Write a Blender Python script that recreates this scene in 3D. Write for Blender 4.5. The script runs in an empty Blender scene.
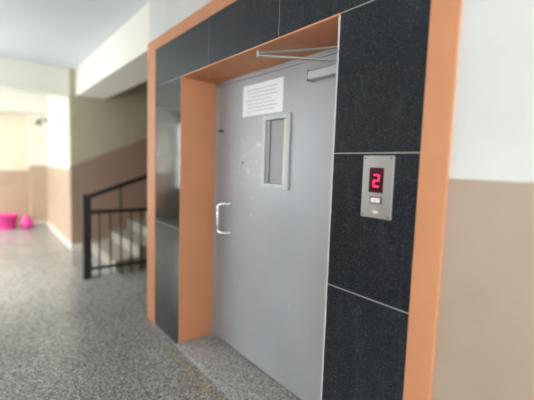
import bpy, math, random
from mathutils import Vector, Matrix
random.seed(3)
C=bpy.context.collection
# ---------------------------------------------------------------- materials
def newmat(n):
    m=bpy.data.materials.new(n);m.use_nodes=True
    nt=m.node_tree;b=nt.nodes['Principled BSDF'];return m,nt,b
def s2l(c):
    return tuple(((v/255)/12.92 if v/255<=.04045 else ((v/255+.055)/1.055)**2.4) for v in c)+(1,)
def plain(n,col,rough=.5,metal=0,spec=.5,var=.06,scale=9,bump=0,emis=None,es=0):
    m,nt,b=newmat(n)
    g=nt.nodes.new('ShaderNodeNewGeometry')
    no=nt.nodes.new('ShaderNodeTexNoise');no.inputs['Scale'].default_value=scale;no.inputs['Detail'].default_value=5
    nt.links.new(g.outputs['Position'],no.inputs['Vector'])
    mx=nt.nodes.new('ShaderNodeMix');mx.data_type='RGBA'
    c=s2l(col)
    mx.inputs[6].default_value=tuple(v*(1-var) for v in c[:3])+(1,)
    mx.inputs[7].default_value=tuple(min(1,v*(1+var)) for v in c[:3])+(1,)
    nt.links.new(no.outputs['Fac'],mx.inputs[0]);nt.links.new(mx.outputs[2],b.inputs['Base Color'])
    b.inputs['Roughness'].default_value=rough;b.inputs['Metallic'].default_value=metal
    b.inputs['Specular IOR Level'].default_value=spec
    if bump:
        bp=nt.nodes.new('ShaderNodeBump');bp.inputs['Strength'].default_value=bump;bp.inputs['Distance'].default_value=.01
        n2=nt.nodes.new('ShaderNodeTexNoise');n2.inputs['Scale'].default_value=scale*6
        nt.links.new(g.outputs['Position'],n2.inputs['Vector'])
        nt.links.new(n2.outputs['Fac'],bp.inputs['Height']);nt.links.new(bp.outputs['Normal'],b.inputs['Normal'])
    if emis:
        b.inputs['Emission Color'].default_value=s2l(emis);b.inputs['Emission Strength'].default_value=es
    return m
def paint2(n,lo,up,z0,slope=0,rough=.55):
    m,nt,b=newmat(n);N=nt.nodes.new;L=nt.links.new
    g=N('ShaderNodeNewGeometry');s=N('ShaderNodeSeparateXYZ');L(g.outputs['Position'],s.inputs[0])
    a=N('ShaderNodeMath');a.operation='MULTIPLY_ADD';L(s.outputs['X'],a.inputs[0]);a.inputs[1].default_value=-slope;L(s.outputs['Z'],a.inputs[2])
    wn=N('ShaderNodeTexNoise');wn.inputs['Scale'].default_value=14;L(g.outputs['Position'],wn.inputs['Vector'])
    w=N('ShaderNodeMath');w.operation='MULTIPLY_ADD';L(wn.outputs['Fac'],w.inputs[0]);w.inputs[1].default_value=.008;L(a.outputs[0],w.inputs[2])
    t=N('ShaderNodeMath');t.operation='GREATER_THAN';L(w.outputs[0],t.inputs[0]);t.inputs[1].default_value=z0+.004
    mx=N('ShaderNodeMix');mx.data_type='RGBA';L(t.outputs[0],mx.inputs[0])
    mx.inputs[6].default_value=s2l(lo);mx.inputs[7].default_value=s2l(up)
    no=N('ShaderNodeTexNoise');no.inputs['Scale'].default_value=3;no.inputs['Detail'].default_value=6;L(g.outputs['Position'],no.inputs['Vector'])
    r=N('ShaderNodeMapRange');L(no.outputs['Fac'],r.inputs[0]);r.inputs[1].default_value=.3;r.inputs[2].default_value=.7;r.inputs[3].default_value=.93;r.inputs[4].default_value=1.05
    vm=N('ShaderNodeVectorMath');vm.operation='SCALE';L(mx.outputs[2],vm.inputs[0]);L(r.outputs[0],vm.inputs['Scale'])
    L(vm.outputs[0],b.inputs['Base Color']);b.inputs['Roughness'].default_value=rough
    bp=N('ShaderNodeBump');bp.inputs['Strength'].default_value=.15;bp.inputs['Distance'].default_value=.01
    n2=N('ShaderNodeTexNoise');n2.inputs['Scale'].default_value=45;L(g.outputs['Position'],n2.inputs['Vector']);L(n2.outputs['Fac'],bp.inputs['Height']);L(bp.outputs['Normal'],b.inputs['Normal'])
    return m
def terrazzo(n,dark,mid,light,scale,rough):
    m,nt,b=newmat(n);N=nt.nodes.new;L=nt.links.new
    g=N('ShaderNodeNewGeometry')
    v=N('ShaderNodeTexVoronoi');v.inputs['Scale'].default_value=scale;L(g.outputs['Position'],v.inputs['Vector'])
    s=N('ShaderNodeSeparateColor');L(v.outputs['Color'],s.inputs[0])
    cr=N('ShaderNodeValToRGB');cr.color_ramp.interpolation='CONSTANT'
    e=cr.color_ramp.elements;e[0].position=0;e[0].color=s2l(dark);e[1].position=.22;e[1].color=s2l(mid)
    x=e.new(.62);x.color=s2l([c*1.1 for c in mid]);x=e.new(.82);x.color=s2l(light)
    L(s.outputs[0],cr.inputs[0])
    no=N('ShaderNodeTexNoise');no.inputs['Scale'].default_value=1.7;no.inputs['Detail'].default_value=6;L(g.outputs['Position'],no.inputs['Vector'])
    r=N('ShaderNodeMapRange');L(no.outputs['Fac'],r.inputs[0]);r.inputs[1].default_value=.3;r.inputs[2].default_value=.7;r.inputs[3].default_value=.9;r.inputs[4].default_value=1.08
    vm=N('ShaderNodeVectorMath');vm.operation='SCALE';L(cr.outputs[0],vm.inputs[0]);L(r.outputs[0],vm.inputs['Scale'])
    L(vm.outputs[0],b.inputs['Base Color'])
    r2=N('ShaderNodeMapRange');L(no.outputs['Fac'],r2.inputs[0]);r2.inputs[3].default_value=rough-.06;r2.inputs[4].default_value=rough+.1
    L(r2.outputs[0],b.inputs['Roughness'])
    return m
def granite():
    m,nt,b=newmat('black_granite');N=nt.nodes.new;L=nt.links.new
    g=N('ShaderNodeNewGeometry')
    n1=N('ShaderNodeTexNoise');n1.inputs['Scale'].default_value=170;n1.inputs['Detail'].default_value=3;L(g.outputs['Position'],n1.inputs['Vector'])
    cr=N('ShaderNodeValToRGB');e=cr.color_ramp.elements;e[0].position=.35;e[0].color=s2l((17,20,24));e[1].position=.78;e[1].color=s2l((50,54,60));L(n1.outputs['Fac'],cr.inputs[0])
    mp=N('ShaderNodeMapping');mp.inputs['Scale'].default_value=(1,3,.9);mp.inputs['Rotation'].default_value=(.35,0,0);L(g.outputs['Position'],mp.inputs[0])
    n2=N('ShaderNodeTexNoise');n2.inputs['Scale'].default_value=5;n2.inputs['Detail'].default_value=8;n2.inputs['Roughness'].default_value=.7;L(mp.outputs[0],n2.inputs['Vector'])
    r=N('ShaderNodeMapRange');L(n2.outputs['Fac'],r.inputs[0]);r.inputs[1].default_value=.5;r.inputs[2].default_value=.9;r.inputs[3].default_value=0;r.inputs[4].default_value=.22
    mx=N('ShaderNodeMix');mx.data_type='RGBA';L(r.outputs[0],mx.inputs[0]);L(cr.outputs[0],mx.inputs[6]);mx.inputs[7].default_value=s2l((100,104,110))
    v=N('ShaderNodeTexVoronoi');v.inputs['Scale'].default_value=300;L(g.outputs['Position'],v.inputs['Vector'])
    sc=N('ShaderNodeSeparateColor');L(v.outputs['Color'],sc.inputs[0])
    gt=N('ShaderNodeMath');gt.operation='GREATER_THAN';gt.inputs[1].default_value=.97;L(sc.outputs[0],gt.inputs[0])
    ml=N('ShaderNodeMath');ml.operation='MULTIPLY';ml.inputs[1].default_value=.2;L(gt.outputs[0],ml.inputs[0])
    m3=N('ShaderNodeMix');m3.data_type='RGBA';L(ml.outputs[0],m3.inputs[0]);L(mx.outputs[2],m3.inputs[6]);m3.inputs[7].default_value=s2l((120,125,132))
    L(m3.outputs[2],b.inputs['Base Color'])
    r2=N('ShaderNodeMapRange');L(n2.outputs['Fac'],r2.inputs[0]);r2.inputs[1].default_value=.3;r2.inputs[2].default_value=.8;r2.inputs[3].default_value=.03;r2.inputs[4].default_value=.12
    L(r2.outputs[0],b.inputs['Roughness']);b.inputs['Specular IOR Level'].default_value=.45
    return m
def doorpaint():
    m,nt,b=newmat('grey_door_paint');N=nt.nodes.new;L=nt.links.new
    g=N('ShaderNodeNewGeometry')
    n=N('ShaderNodeTexNoise');n.inputs['Scale'].default_value=2.2;n.inputs['Detail'].default_value=7;L(g.outputs['Position'],n.inputs['Vector'])
    mx=N('ShaderNodeMix');mx.data_type='RGBA';L(n.outputs['Fac'],mx.inputs[0]);mx.inputs[6].default_value=s2l((150,152,156));mx.inputs[7].default_value=s2l((178,180,183))
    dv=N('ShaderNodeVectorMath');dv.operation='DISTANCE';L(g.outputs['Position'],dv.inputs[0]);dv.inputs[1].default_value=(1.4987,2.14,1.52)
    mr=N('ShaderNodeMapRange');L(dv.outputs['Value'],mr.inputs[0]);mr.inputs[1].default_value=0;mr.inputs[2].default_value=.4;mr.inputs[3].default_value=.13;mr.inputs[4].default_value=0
    def patches(scale,th,fac,col,prev,off):
        mp=N('ShaderNodeMapping');mp.inputs['Location'].default_value=(off,off,off);L(g.outputs['Position'],mp.inputs[0])
        n2=N('ShaderNodeTexNoise');n2.inputs['Scale'].default_value=scale;n2.inputs['Detail'].default_value=6;n2.inputs['Roughness'].default_value=.65;L(mp.outputs[0],n2.inputs['Vector'])
        ad=N('ShaderNodeMath');ad.operation='ADD';L(n2.outputs['Fac'],ad.inputs[0]);L(mr.outputs[0],ad.inputs[1])
        gt=N('ShaderNodeMath');gt.operation='GREATER_THAN';L(ad.outputs[0],gt.inputs[0]);gt.inputs[1].default_value=th
        ml=N('ShaderNodeMath');ml.operation='MULTIPLY';ml.inputs[1].default_value=fac;L(gt.outputs[0],ml.inputs[0])
        m2=N('ShaderNodeMix');m2.data_type='RGBA';L(ml.outputs[0],m2.inputs[0]);L(prev,m2.inputs[6]);m2.inputs[7].default_value=s2l(col)
        return m2.outputs[2]
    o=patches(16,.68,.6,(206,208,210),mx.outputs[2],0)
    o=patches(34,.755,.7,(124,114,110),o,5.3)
    L(o,b.inputs['Base Color']);b.inputs['Roughness'].default_value=.38
    bp=N('ShaderNodeBump');bp.inputs['Strength'].default_value=.08;bp.inputs['Distance'].default_value=.02
    L(n.outputs['Fac'],bp.inputs['Height']);L(bp.outputs['Normal'],b.inputs['Normal'])
    return m
M_orange=plain('orange_paint',(194,132,92),.6,var=.12,scale=6,bump=.3)
M_gran=granite()
M_grout=plain('white_grout',(165,163,158),.8)
M_mortar=plain('mortar',(190,186,178),.85)
M_door=doorpaint()
M_frame=plain('door_frame_light_grey',(184,186,189),.4)
M_wallR=paint2('corridor_wall_paint',(166,146,128),(204,203,198),1.438)
M_wallF=paint2('far_wall_paint',(184,160,136),(224,219,202),1.30)
M_wallE=paint2('end_wall_paint',(182,155,132),(222,213,188),1.18)
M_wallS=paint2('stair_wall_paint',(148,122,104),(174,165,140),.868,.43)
M_ceil=plain('ceiling_paint',(212,216,218),.8,var=.04,scale=2)
M_beam=plain('beam_paint',(222,219,206),.8,var=.03,scale=2)
M_floor=terrazzo('terrazzo_floor',(88,88,85),(134,134,130),(186,185,178),125,.2)
M_sill=terrazzo('terrazzo_sill',(104,102,99),(160,158,154),(198,196,191),140,.5)
M_black=plain('black_railing_paint',(20,20,22),.35,var=.1)
M_steel=plain('brushed_steel',(172,168,164),.38,metal=.8,var=.05,scale=40)
M_chrome=plain('chrome',(225,225,225),.15,metal=1,var=.02)
M_alu=plain('aluminium_grey',(176,176,178),.4,metal=.6,var=.04)
M_paper=plain('notice_paper',(240,241,242),.8,var=.02)
M_ink=plain('printed_ink',(172,173,178),.8)
M_disp=plain('display_glass_dark_red',(40,6,14),.2,emis=(80,4,20),es=.4)
M_red=plain('red_led',(255,30,80),.4,emis=(255,40,95),es=1.7)
M_white=plain('white_plastic',(222,214,216),.4)
M_dark=plain('dark_rubber',(30,30,30),.6)
M_lamp=plain('lamp_bronze_grey',(110,104,95),.5)
M_pink=plain('pink_plastic',(220,60,145),.35,var=.08)
M_yel=plain('yellow_floor_line',(146,128,90),.6,var=.2,scale=20)
M_skirt=plain('skirting_terrazzo',(205,200,190),.5,var=.1,scale=60)
M_step=plain('stair_terrazzo',(148,141,128),.5,var=.12,scale=70)
m,nt,b=newmat('door_window_glass');b.inputs['Base Color'].default_value=s2l((104,100,95));b.inputs['Roughness'].default_value=.15;b.inputs['Specular IOR Level'].default_value=.3;M_glass=m
M_band=plain('glass_bright_band',(214,204,178),.4,var=.03)  # cream colour standing in for the bright band in the window glass
# ---------------------------------------------------------------- helpers
def mesh(name,verts,faces,mat,parent=None,bev=0,smooth=False):
    me=bpy.data.meshes.new(name);me.from_pydata(verts,[],faces);me.update()
    o=bpy.data.objects.new(name,me);C.objects.link(o)
    if mat: me.materials.append(mat)
    if parent: o.parent=parent
    if bev:
        b=o.modifiers.new('b','BEVEL');b.width=bev;b.segments=2
    if smooth:
        for p in me.polygons:p.use_smooth=True
    return o
BF=[(0,1,3,2),(4,6,7,5),(0,4,5,1),(2,3,7,6),(0,2,6,4),(1,5,7,3)]
def box(name,x0,x1,y0,y1,z0,z1,mat,parent=None,bev=0):
    v=[(x,y,z) for x in(x0,x1) for y in(y0,y1) for z in(z0,z1)]
    return mesh(name,v,BF,mat,parent,bev)
def multi(name,boxes,mat,parent=None,bev=0):
    V=[];F=[]
    for x0,x1,y0,y1,z0,z1 in boxes:
        n=len(V);V+=[(x,y,z) for x in(x0,x1) for y in(y0,y1) for z in(z0,z1)];F+=[tuple(i+n for i in f) for f in BF]
    return mesh(name,V,F,mat,parent,bev)
def empty(name,loc=(0,0,0)):
    e=bpy.data.objects.new(name,None);C.objects.link(e);return e
def tube(name,pts,r,mat,parent=None,cyclic=False):
    cu=bpy.data.curves.new(name,'CURVE');cu.dimensions='3D';cu.bevel_depth=r;cu.bevel_resolution=4;cu.use_fill_caps=True
    sp=cu.splines.new('POLY');sp.points.add(len(pts)-1)
    for i,p in enumerate(pts): sp.points[i].co=(*p,1)
    sp.use_cyclic_u=cyclic
    o=bpy.data.objects.new(name,cu);C.objects.link(o);cu.materials.append(mat)
    if parent:o.parent=parent
    return o
def disc(name,c,r,x0,x1,mat,parent=None,n=24,ry=None):
    ry=ry or r
    V=[];F=[]
    for x in(x0,x1):
        for i in range(n):
            a=2*math.pi*i/n;V.append((x,c[0]+r*math.cos(a),c[1]+ry*math.sin(a)))
    F.append(tuple(range(n)));F.append(tuple(reversed(range(n,2*n))))
    for i in range(n):F.append((i,(i+1)%n,n+(i+1)%n,n+i))
    return mesh(name,V,F,mat,parent)
D=1.1994;E=D+.2993
yA,yB,yC,yD,yE,yF=3.2896,3.1296,2.6230,1.0826,.6834,.5859
zR,zI,zO,s1,s2=2.1,2.4074,2.4947,1.522,.9458
H=2.85;XL=-1.7
# ---------------------------------------------------------------- shell
box('floor',XL-.2,4.3,-3.2,9.7,-.1,0,M_floor)
box('ceiling',XL-.2,1.7,-3.2,9.7,H,H+.12,M_ceil)
P=D+.008
multi('wall_right',[(P,1.7,-3.2,yD,0,H),(P,1.7,yC,yA+.02,0,H),(P,1.7,yD,yC,zR,H)],M_wallR)
box('wall_shaft',1.7,2.6,-.2,yA-.16,0,4.6,M_wallS)
box('wall_stair_side',4.2,4.35,yA+.02,6.5,0,4.6,M_wallS)
box('wall_stair_back',1.12,4.35,6.5,6.65,0,4.6,M_wallS)
box('wall_stair_front',1.7,4.35,yA-.15,yA+.02,0,4.6,M_wallS)
box('ceiling_stair',1.6,4.35,yA-.1,6.65,4.6,4.7,M_ceil)
multi('wall_far_right',[(1.12,1.3,6.65,9.6,0,H),(.82,1.12,9.3,9.6,0,H)],M_wallF)
box('wall_end',XL-.2,1.3,9.5,9.7,0,H,M_wallE)
WA,WB,WC=-2.9,-.1,4.0
multi('wall_left',[(XL-.2,XL,-3.2,9.7,0,.75),(XL-.2,XL,-3.2,9.7,2.5,H),(XL-.2,XL,WB,WC,.75,2.5),(XL-.2,XL,6.4,6.6,.75,2.5),(XL-.2,XL,9.45,9.7,.75,2.5),(XL-.2,XL,-3.2,WA,.75,2.5)],M_wallF)  # unseen; solid stretch placed to keep sky reflections and sun off near wall
multi('wall_back',[(XL-.2,-1.2,-3.3,-3.2,0,H),(1.0,1.7,-3.3,-3.2,0,H),(XL-.2,1.7,-3.3,-3.2,2.5,H),(XL-.2,1.7,-3.3,-3.2,0,.6)],M_wallF)  # unseen; opening left large to let sky light into the corridor
def window(name,y0,y1,z0,z1,n):
    b=[];x0,x1=XL-.13,XL-.08
    b+=[(x0,x1,y0,y1,z0,z0+.05),(x0,x1,y0,y1,z1-.05,z1)]
    for i in range(n+1):
        y=y0+(y1-y0-.05)*i/n;b.append((x0,x1,y,y+.05,z0,z1))
    return multi(name,b,M_alu)
window('window_1',WC,6.4,.75,2.5,2);window('window_2',6.6,9.45,.75,2.5,2);window('fill_window',WA,WB,.75,2.5,3)  # last window is unseen, put in to light the near wall
box('beam_cross',XL,1.12,6.5,6.75,2.44,H,M_beam)
box('beam_end',XL,1.12,9.05,9.3,2.38,H,M_beam)
box('beam_stair',D+.008,1.64,yA+.02,6.5,2.45,H,M_beam)
box('wall_over_stair',1.6,1.7,yA+.02,6.5,H,4.6,M_wallS)
multi('baseboard_right',[(P-.012,P,-3.2,yF,0,.1)],M_skirt)
multi('baseboard_far',[(1.105,1.12,6.49,9.3,0,.1),(.8,.82,9.29,9.5,0,.1),(.8,1.12,9.285,9.3,0,.1)],M_skirt)
box('baseboard_stair',1.12,1.34,6.485,6.5,0,.1,M_skirt)
# ---------------------------------------------------------------- granite cladding + orange surround
cl=empty('granite_wall_cladding')
g=.0018
def tile(n,y0,y1,z0,z1): box(n,D,D+.02,y0+g,y1-g,z0+g,z1-g,M_gran,cl,.001)
i=0
for (a,b) in[(0,s2),(s2,s1),(s1,zR)]:
    i+=1;tile('tile_near_%d'%i,yE,yD,a,b);tile('tile_far_%d'%i,yC,yB,a,b)
tile('tile_top_1',yE,1.487,zR,zI);tile('tile_top_2',1.487,2.21,zR,zI);tile('tile_top_3',2.21,yB,zR,zI)
multi('grout_bed',[(D+.0015,D+.018,yE,yD,0,zI),(D+.0015,D+.018,yC,yB,0,zI),(D+.0015,D+.018,yD,yC,zR,zI)],M_grout,cl)
V=[];F=[];n=80
for k in range(n+1):
    z=.04+(2.05)*k/n;w=.0005+.0035*random.random()
    V+=[(D-.0015,yD+.0055+.003*random.random(),z),(D-.0015,yD-w,z)]
for k in range(n):F.append((2*k,2*k+1,2*k+3,2*k+2))
mo=mesh('mortar_edge',V,F,M_mortar,cl);sd=mo.modifiers.new('s','SOLIDIFY');sd.thickness=.002
ob=empty('trim_1')
multi('orange_border',[(D-.005,D+.012,yF,yE,0,zO),(D-.005,D+.012,yB,yA,0,zO),(D-.005,D+.012,yE,yB,zI,zO)],M_orange,ob,.002)
multi('orange_border_return',[(D-.005,1.62,yA,yA+.025,0,zO)],M_orange,ob)
t=.006
multi('orange_reveal',[(D-.001,E+.05,yC-t,yC+.002,0,zR),(D+.002,E+.05,yD-.002,yD+t,0,zR),(D-.001,E+.05,yD,yC,zR-t,zR+.002)],M_orange,ob)
box('door_sill',D-.02,E+.06,yD+t,yC-t,0,.035,M_sill,None,.006)
box('floor_line_yellow',D-.095,D-.080,1.3,2.62,0,.002,M_yel)
# ---------------------------------------------------------------- lift door
dr=empty('door_1')
fy0,fy1=yD+t,yC-t
multi('steel_frame',[(E-.004,E+.05,fy1-.03,fy1,.035,zR-t),(E-.004,E+.05,fy0,fy0+.03,.035,zR-t),(E-.004,E+.05,fy0,fy1,zR-t-.03,zR-t)],M_door,dr,.002)
wy0,wy1,wz0,wz1=1.735,1.945,1.345,1.755
a0,a1=fy0+.033,fy1-.033;b0,b1=.045,zR-t-.033
multi('leaf',[(E,E+.045,a0,wy0,b0,b1),(E,E+.045,wy1,a1,b0,b1),(E,E+.045,wy0,wy1,b0,wz0),(E,E+.045,wy0,wy1,wz1,b1)],M_door,dr)
q=.032
multi('window_frame',[(E-.014,E+.004,wy0-q,wy0,wz0-q,wz1+q),(E-.014,E+.004,wy1,wy1+q,wz0-q,wz1+q),(E-.014,E+.004,wy0,wy1,wz0-q,wz0),(E-.014,E+.004,wy0,wy1,wz1,wz1+q)],M_frame,dr,.003)
box('window_glass',E+.012,E+.018,wy0,wy1,wz0,wz1,M_glass,dr)
box('glass_pale_strip',E+.002,E+.012,wy0,wy0+.04,wz0,wz1,M_band,dr)  # bright band in the glass, put in as a pale solid strip
box('glass_pale_strip_2',E+.003,E+.012,wy1-.02,wy1,wz0,wz1,M_frame,dr)
hz0,hz1=.935,1.16;hy=2.37
pts=[(E,hy,hz1),(E-.055,hy+.03,hz1),(E-.075,hy+.045,hz1-.006),(E-.084,hy+.05,hz1-.022),(E-.084,hy+.05,hz0+.022),(E-.075,hy+.045,hz0+.006),(E-.055,hy+.03,hz0),(E,hy,hz0)]
tube('handle_bar',pts,.010,M_chrome,dr)
disc('handle_rose_top',(hy,hz1),.02,E-.006,E+.001,M_chrome,dr);disc('handle_rose_bottom',(hy,hz0),.02,E-.006,E+.001,M_chrome,dr)
disc('lock_cylinder',(2.22,1.475),.008,E-.004,E+.001,M_dark,dr)
box('latch',E-.012,E+.001,2.50,2.56,1.71,1.725,M_dark,dr)
nt_=empty('paper_notice')
box('sheet',E-.002,E-.0005,1.79,2.235,1.80,2.012,M_paper,nt_)
ln=[]
for r in range(7):
    z=1.975-.024*r;y1=2.19-random.random()*.03;y0=1.84+random.random()*.08
    y=y1
    while y>y0:
        w=.02+.03*random.random();ln.append((E-.0028,E-.0019,max(y-w,y0),y,z-.0025,z+.0025));y-=w+.008
multi('printed_lines',ln,M_ink,nt_)
# door closer
dc=empty('door_closer')
box('body',E-.06,E-.002,1.26,1.52,1.94,1.99,M_alu,dc,.008)
box('body_cap',E-.063,E-.001,1.515,1.532,1.935,1.995,M_steel,dc,.004)
def cyl(name,x,y,z0,z1,r,mat,par):
    return tube(name,[(x,y,z0),(x,y,z1)],r,mat,par)
cyl('spindle',E-.03,1.34,1.988,2.015,.014,M_alu,dc)
def bar(name,p,q,w,h,mat,par):
    p=Vector(p);q=Vector(q);d=(q-p).normalized();s=d.cross(Vector((0,0,1))).normalized()*w/2;u=Vector((0,0,h/2))
    V=[tuple(c+a*s+b*u) for c in(p,q) for a in(-1,1) for b in(-1,1)]
    return mesh(name,V,BF,mat,par,.002)
el=(1.20,1.655,2.055)
bar('main_arm',(E-.025,1.33,2.011),(el[0],el[1],2.049),.026,.008,M_steel,dc)
bar('forearm',(el[0],el[1],2.061),(E-.085,1.17,2.036),.022,.008,M_steel,dc)
cyl('elbow_pin',el[0],el[1],2.042,2.072,.011,M_steel,dc)
box('shoe',E-.115,E-.05,1.12,1.21,2.038,2.0935,M_alu,dc,.004)
# ---------------------------------------------------------------- call panel
cp=empty('lift_call_panel')
py0,py1,pz0,pz1=.782,.918,1.272,1.512
box('plate',D-.007,D+.001,py0,py1,pz0,pz1,M_steel,cp,.002)
X=D-.0075
yc=(py0+py1)/2
box('display',X-.001,X+.001,yc-.029,yc+.035,1.370,1.466,M_disp,cp,.0006)
h=.044;w=.023;tt=.006;zc=1.416;yy=yc+.002
xs=(X-.002,X-.0008)
seg=[(yy-w/2,yy+w/2,zc+h/2-tt/2,zc+h/2+tt/2),(yy-w/2,yy+w/2,zc-tt/2,zc+tt/2),(yy-w/2,yy+w/2,zc-h/2-tt/2,zc-h/2+tt/2),
(yy-w/2-tt/2,yy-w/2+tt/2,zc,zc+h/2),(yy+w/2-tt/2,yy+w/2+tt/2,zc-h/2,zc)]
multi('digit_two',[(xs[0],xs[1],a,b,c,d) for a,b,c,d in seg],M_red,cp)
box('button_bezel',X-.002,X+.001,yc-.026,yc+.026,1.328,1.355,M_dark,cp,.001)
box('button',X-.004,X+.001,yc-.021,yc+.021,1.332,1.351,M_white,cp,.001)
disc('button_dot',(yc,1.3415),.003,X-.0046,X-.003,M_red,cp)
disc('logo_badge',(yc,1.296),.012,X-.0012,X+.001,M_white,cp,ry=.006)
for k,(a,b) in enumerate([(py0+.01,pz0+.01),(py1-.01,pz0+.01),(py0+.01,pz1-.01),(py1-.01,pz1-.01)]): disc('screw_%d'%k,(a,b),.003,X-.001,X+.001,M_dark,cp,12)
# ---------------------------------------------------------------- stairs
st=empty('staircase')
for k in range(8):
    x=1.35+.32*k
    box('step_%d'%k,x,x+.33 if k<7 else 4.19,4.95,6.485,0.0 if k<1 else .15*k-.12,.15*(k+1),M_step,st,.004)
rl=empty('stair_railing')
ry=4.84
box('newel',.95,1.04,ry-.045,ry+.045,0,1.02,M_black,rl,.004)
box('newel_cap',.94,1.05,ry-.055,ry+.055,1.02,1.04,M_black,rl,.004)
box('rail_mid',1.0,2.6,ry-.02,ry+.02,.80,.845,M_black,rl,.004)
box('rail_low',1.0,2.6,ry-.015,ry+.015,.10,.13,M_black,rl,.003)
bar('handrail',(.98,ry,1.0),(2.9,ry,1.0+1.92*.35),.06,.055,M_black,rl)
x=1.14;k=0
while x<2.6:
    k+=1;top=1.0+(x-.98)*.35
    box('baluster_%d'%k,x-.009,x+.009,ry-.009,ry+.009,0,.82 if k%3 else top,M_black,rl);x+=.13
# ---------------------------------------------------------------- far things
tb=empty('pink_tub')
def lathe(name,c,prof,mat,par,n=28,sx=1):
    V=[];F=[]
    for r,z in prof:
        for i in range(n):
            a=2*math.pi*i/n;V.append((c[0]+sx*r*math.cos(a),c[1]+r*math.sin(a),z))
    for j in range(len(prof)-1):
        for i in range(n):
            F.append((j*n+i,j*n+(i+1)%n,(j+1)*n+(i+1)%n,(j+1)*n+i))
    F.append(tuple(reversed(range(n))))
    return mesh(name,V,F,mat,par,smooth=True)
lathe('tub',(.38,9.1),[(.15,0),(.155,.01),(.19,.27),(.21,.275),(.21,.29),(.185,.285),(.15,.03),(.02,.02)],M_pink,tb)
lathe('pink_bag',(.715,9.0),[(.06,0),(.105,.02),(.12,.1),(.1,.18),(.04,.23),(.03,.245),(.06,.28),(.01,.29)],M_pink,None)
fx=empty('wall_lamp')
disc('base',(9.0,2.25),.05,1.09,1.12,M_lamp,fx)
tube('arm',[(1.09,9.0,2.25),(1.0,9.0,2.27),(.97,9.0,2.22)],.015,M_lamp,fx)
lathe('shade',(.97,9.0),[(.03,2.24),(.05,2.2),(.07,2.15),(.065,2.15)],M_lamp,fx)
# ---------------------------------------------------------------- light
w=bpy.data.worlds.new('sky');bpy.context.scene.world=w;w.use_nodes=True
bg=w.node_tree.nodes['Background'];bg.inputs[0].default_value=(.90,.96,1,1);bg.inputs[1].default_value=8.4
sn=bpy.data.lights.new('sun','SUN');sn.energy=9;sn.angle=.6;sn.color=(1,.97,.91)
so=bpy.data.objects.new('sun',sn);C.objects.link(so);so.rotation_euler=Vector((1,.2,-.98)).to_track_quat('-Z','Y').to_euler()
# ---------------------------------------------------------------- camera
f,yaw,pi,ro,Hc=366.948,.6626,.0936,.0327,1.4604
Fv=Vector((math.sin(yaw)*math.cos(pi),math.cos(yaw)*math.cos(pi),-math.sin(pi)))
R=Vector((math.cos(yaw),-math.sin(yaw),0));U=R.cross(Fv)
R2=R*math.cos(ro)+U*math.sin(ro);U2=-R*math.sin(ro)+U*math.cos(ro)
cd=bpy.data.cameras.new('camera');co=bpy.data.objects.new('camera',cd);C.objects.link(co)
mt=Matrix((R2,U2,-Fv)).transposed().to_4x4();mt.translation=(0,0,Hc);co.matrix_world=mt
cd.sensor_width=36;cd.lens=f/534*36;cd.clip_start=.02
cd.dof.use_dof=True;cd.dof.focus_distance=1.75;cd.dof.aperture_fstop=.0247/.032
bpy.context.scene.camera=co
bpy.context.scene.view_settings.view_transform='Standard'
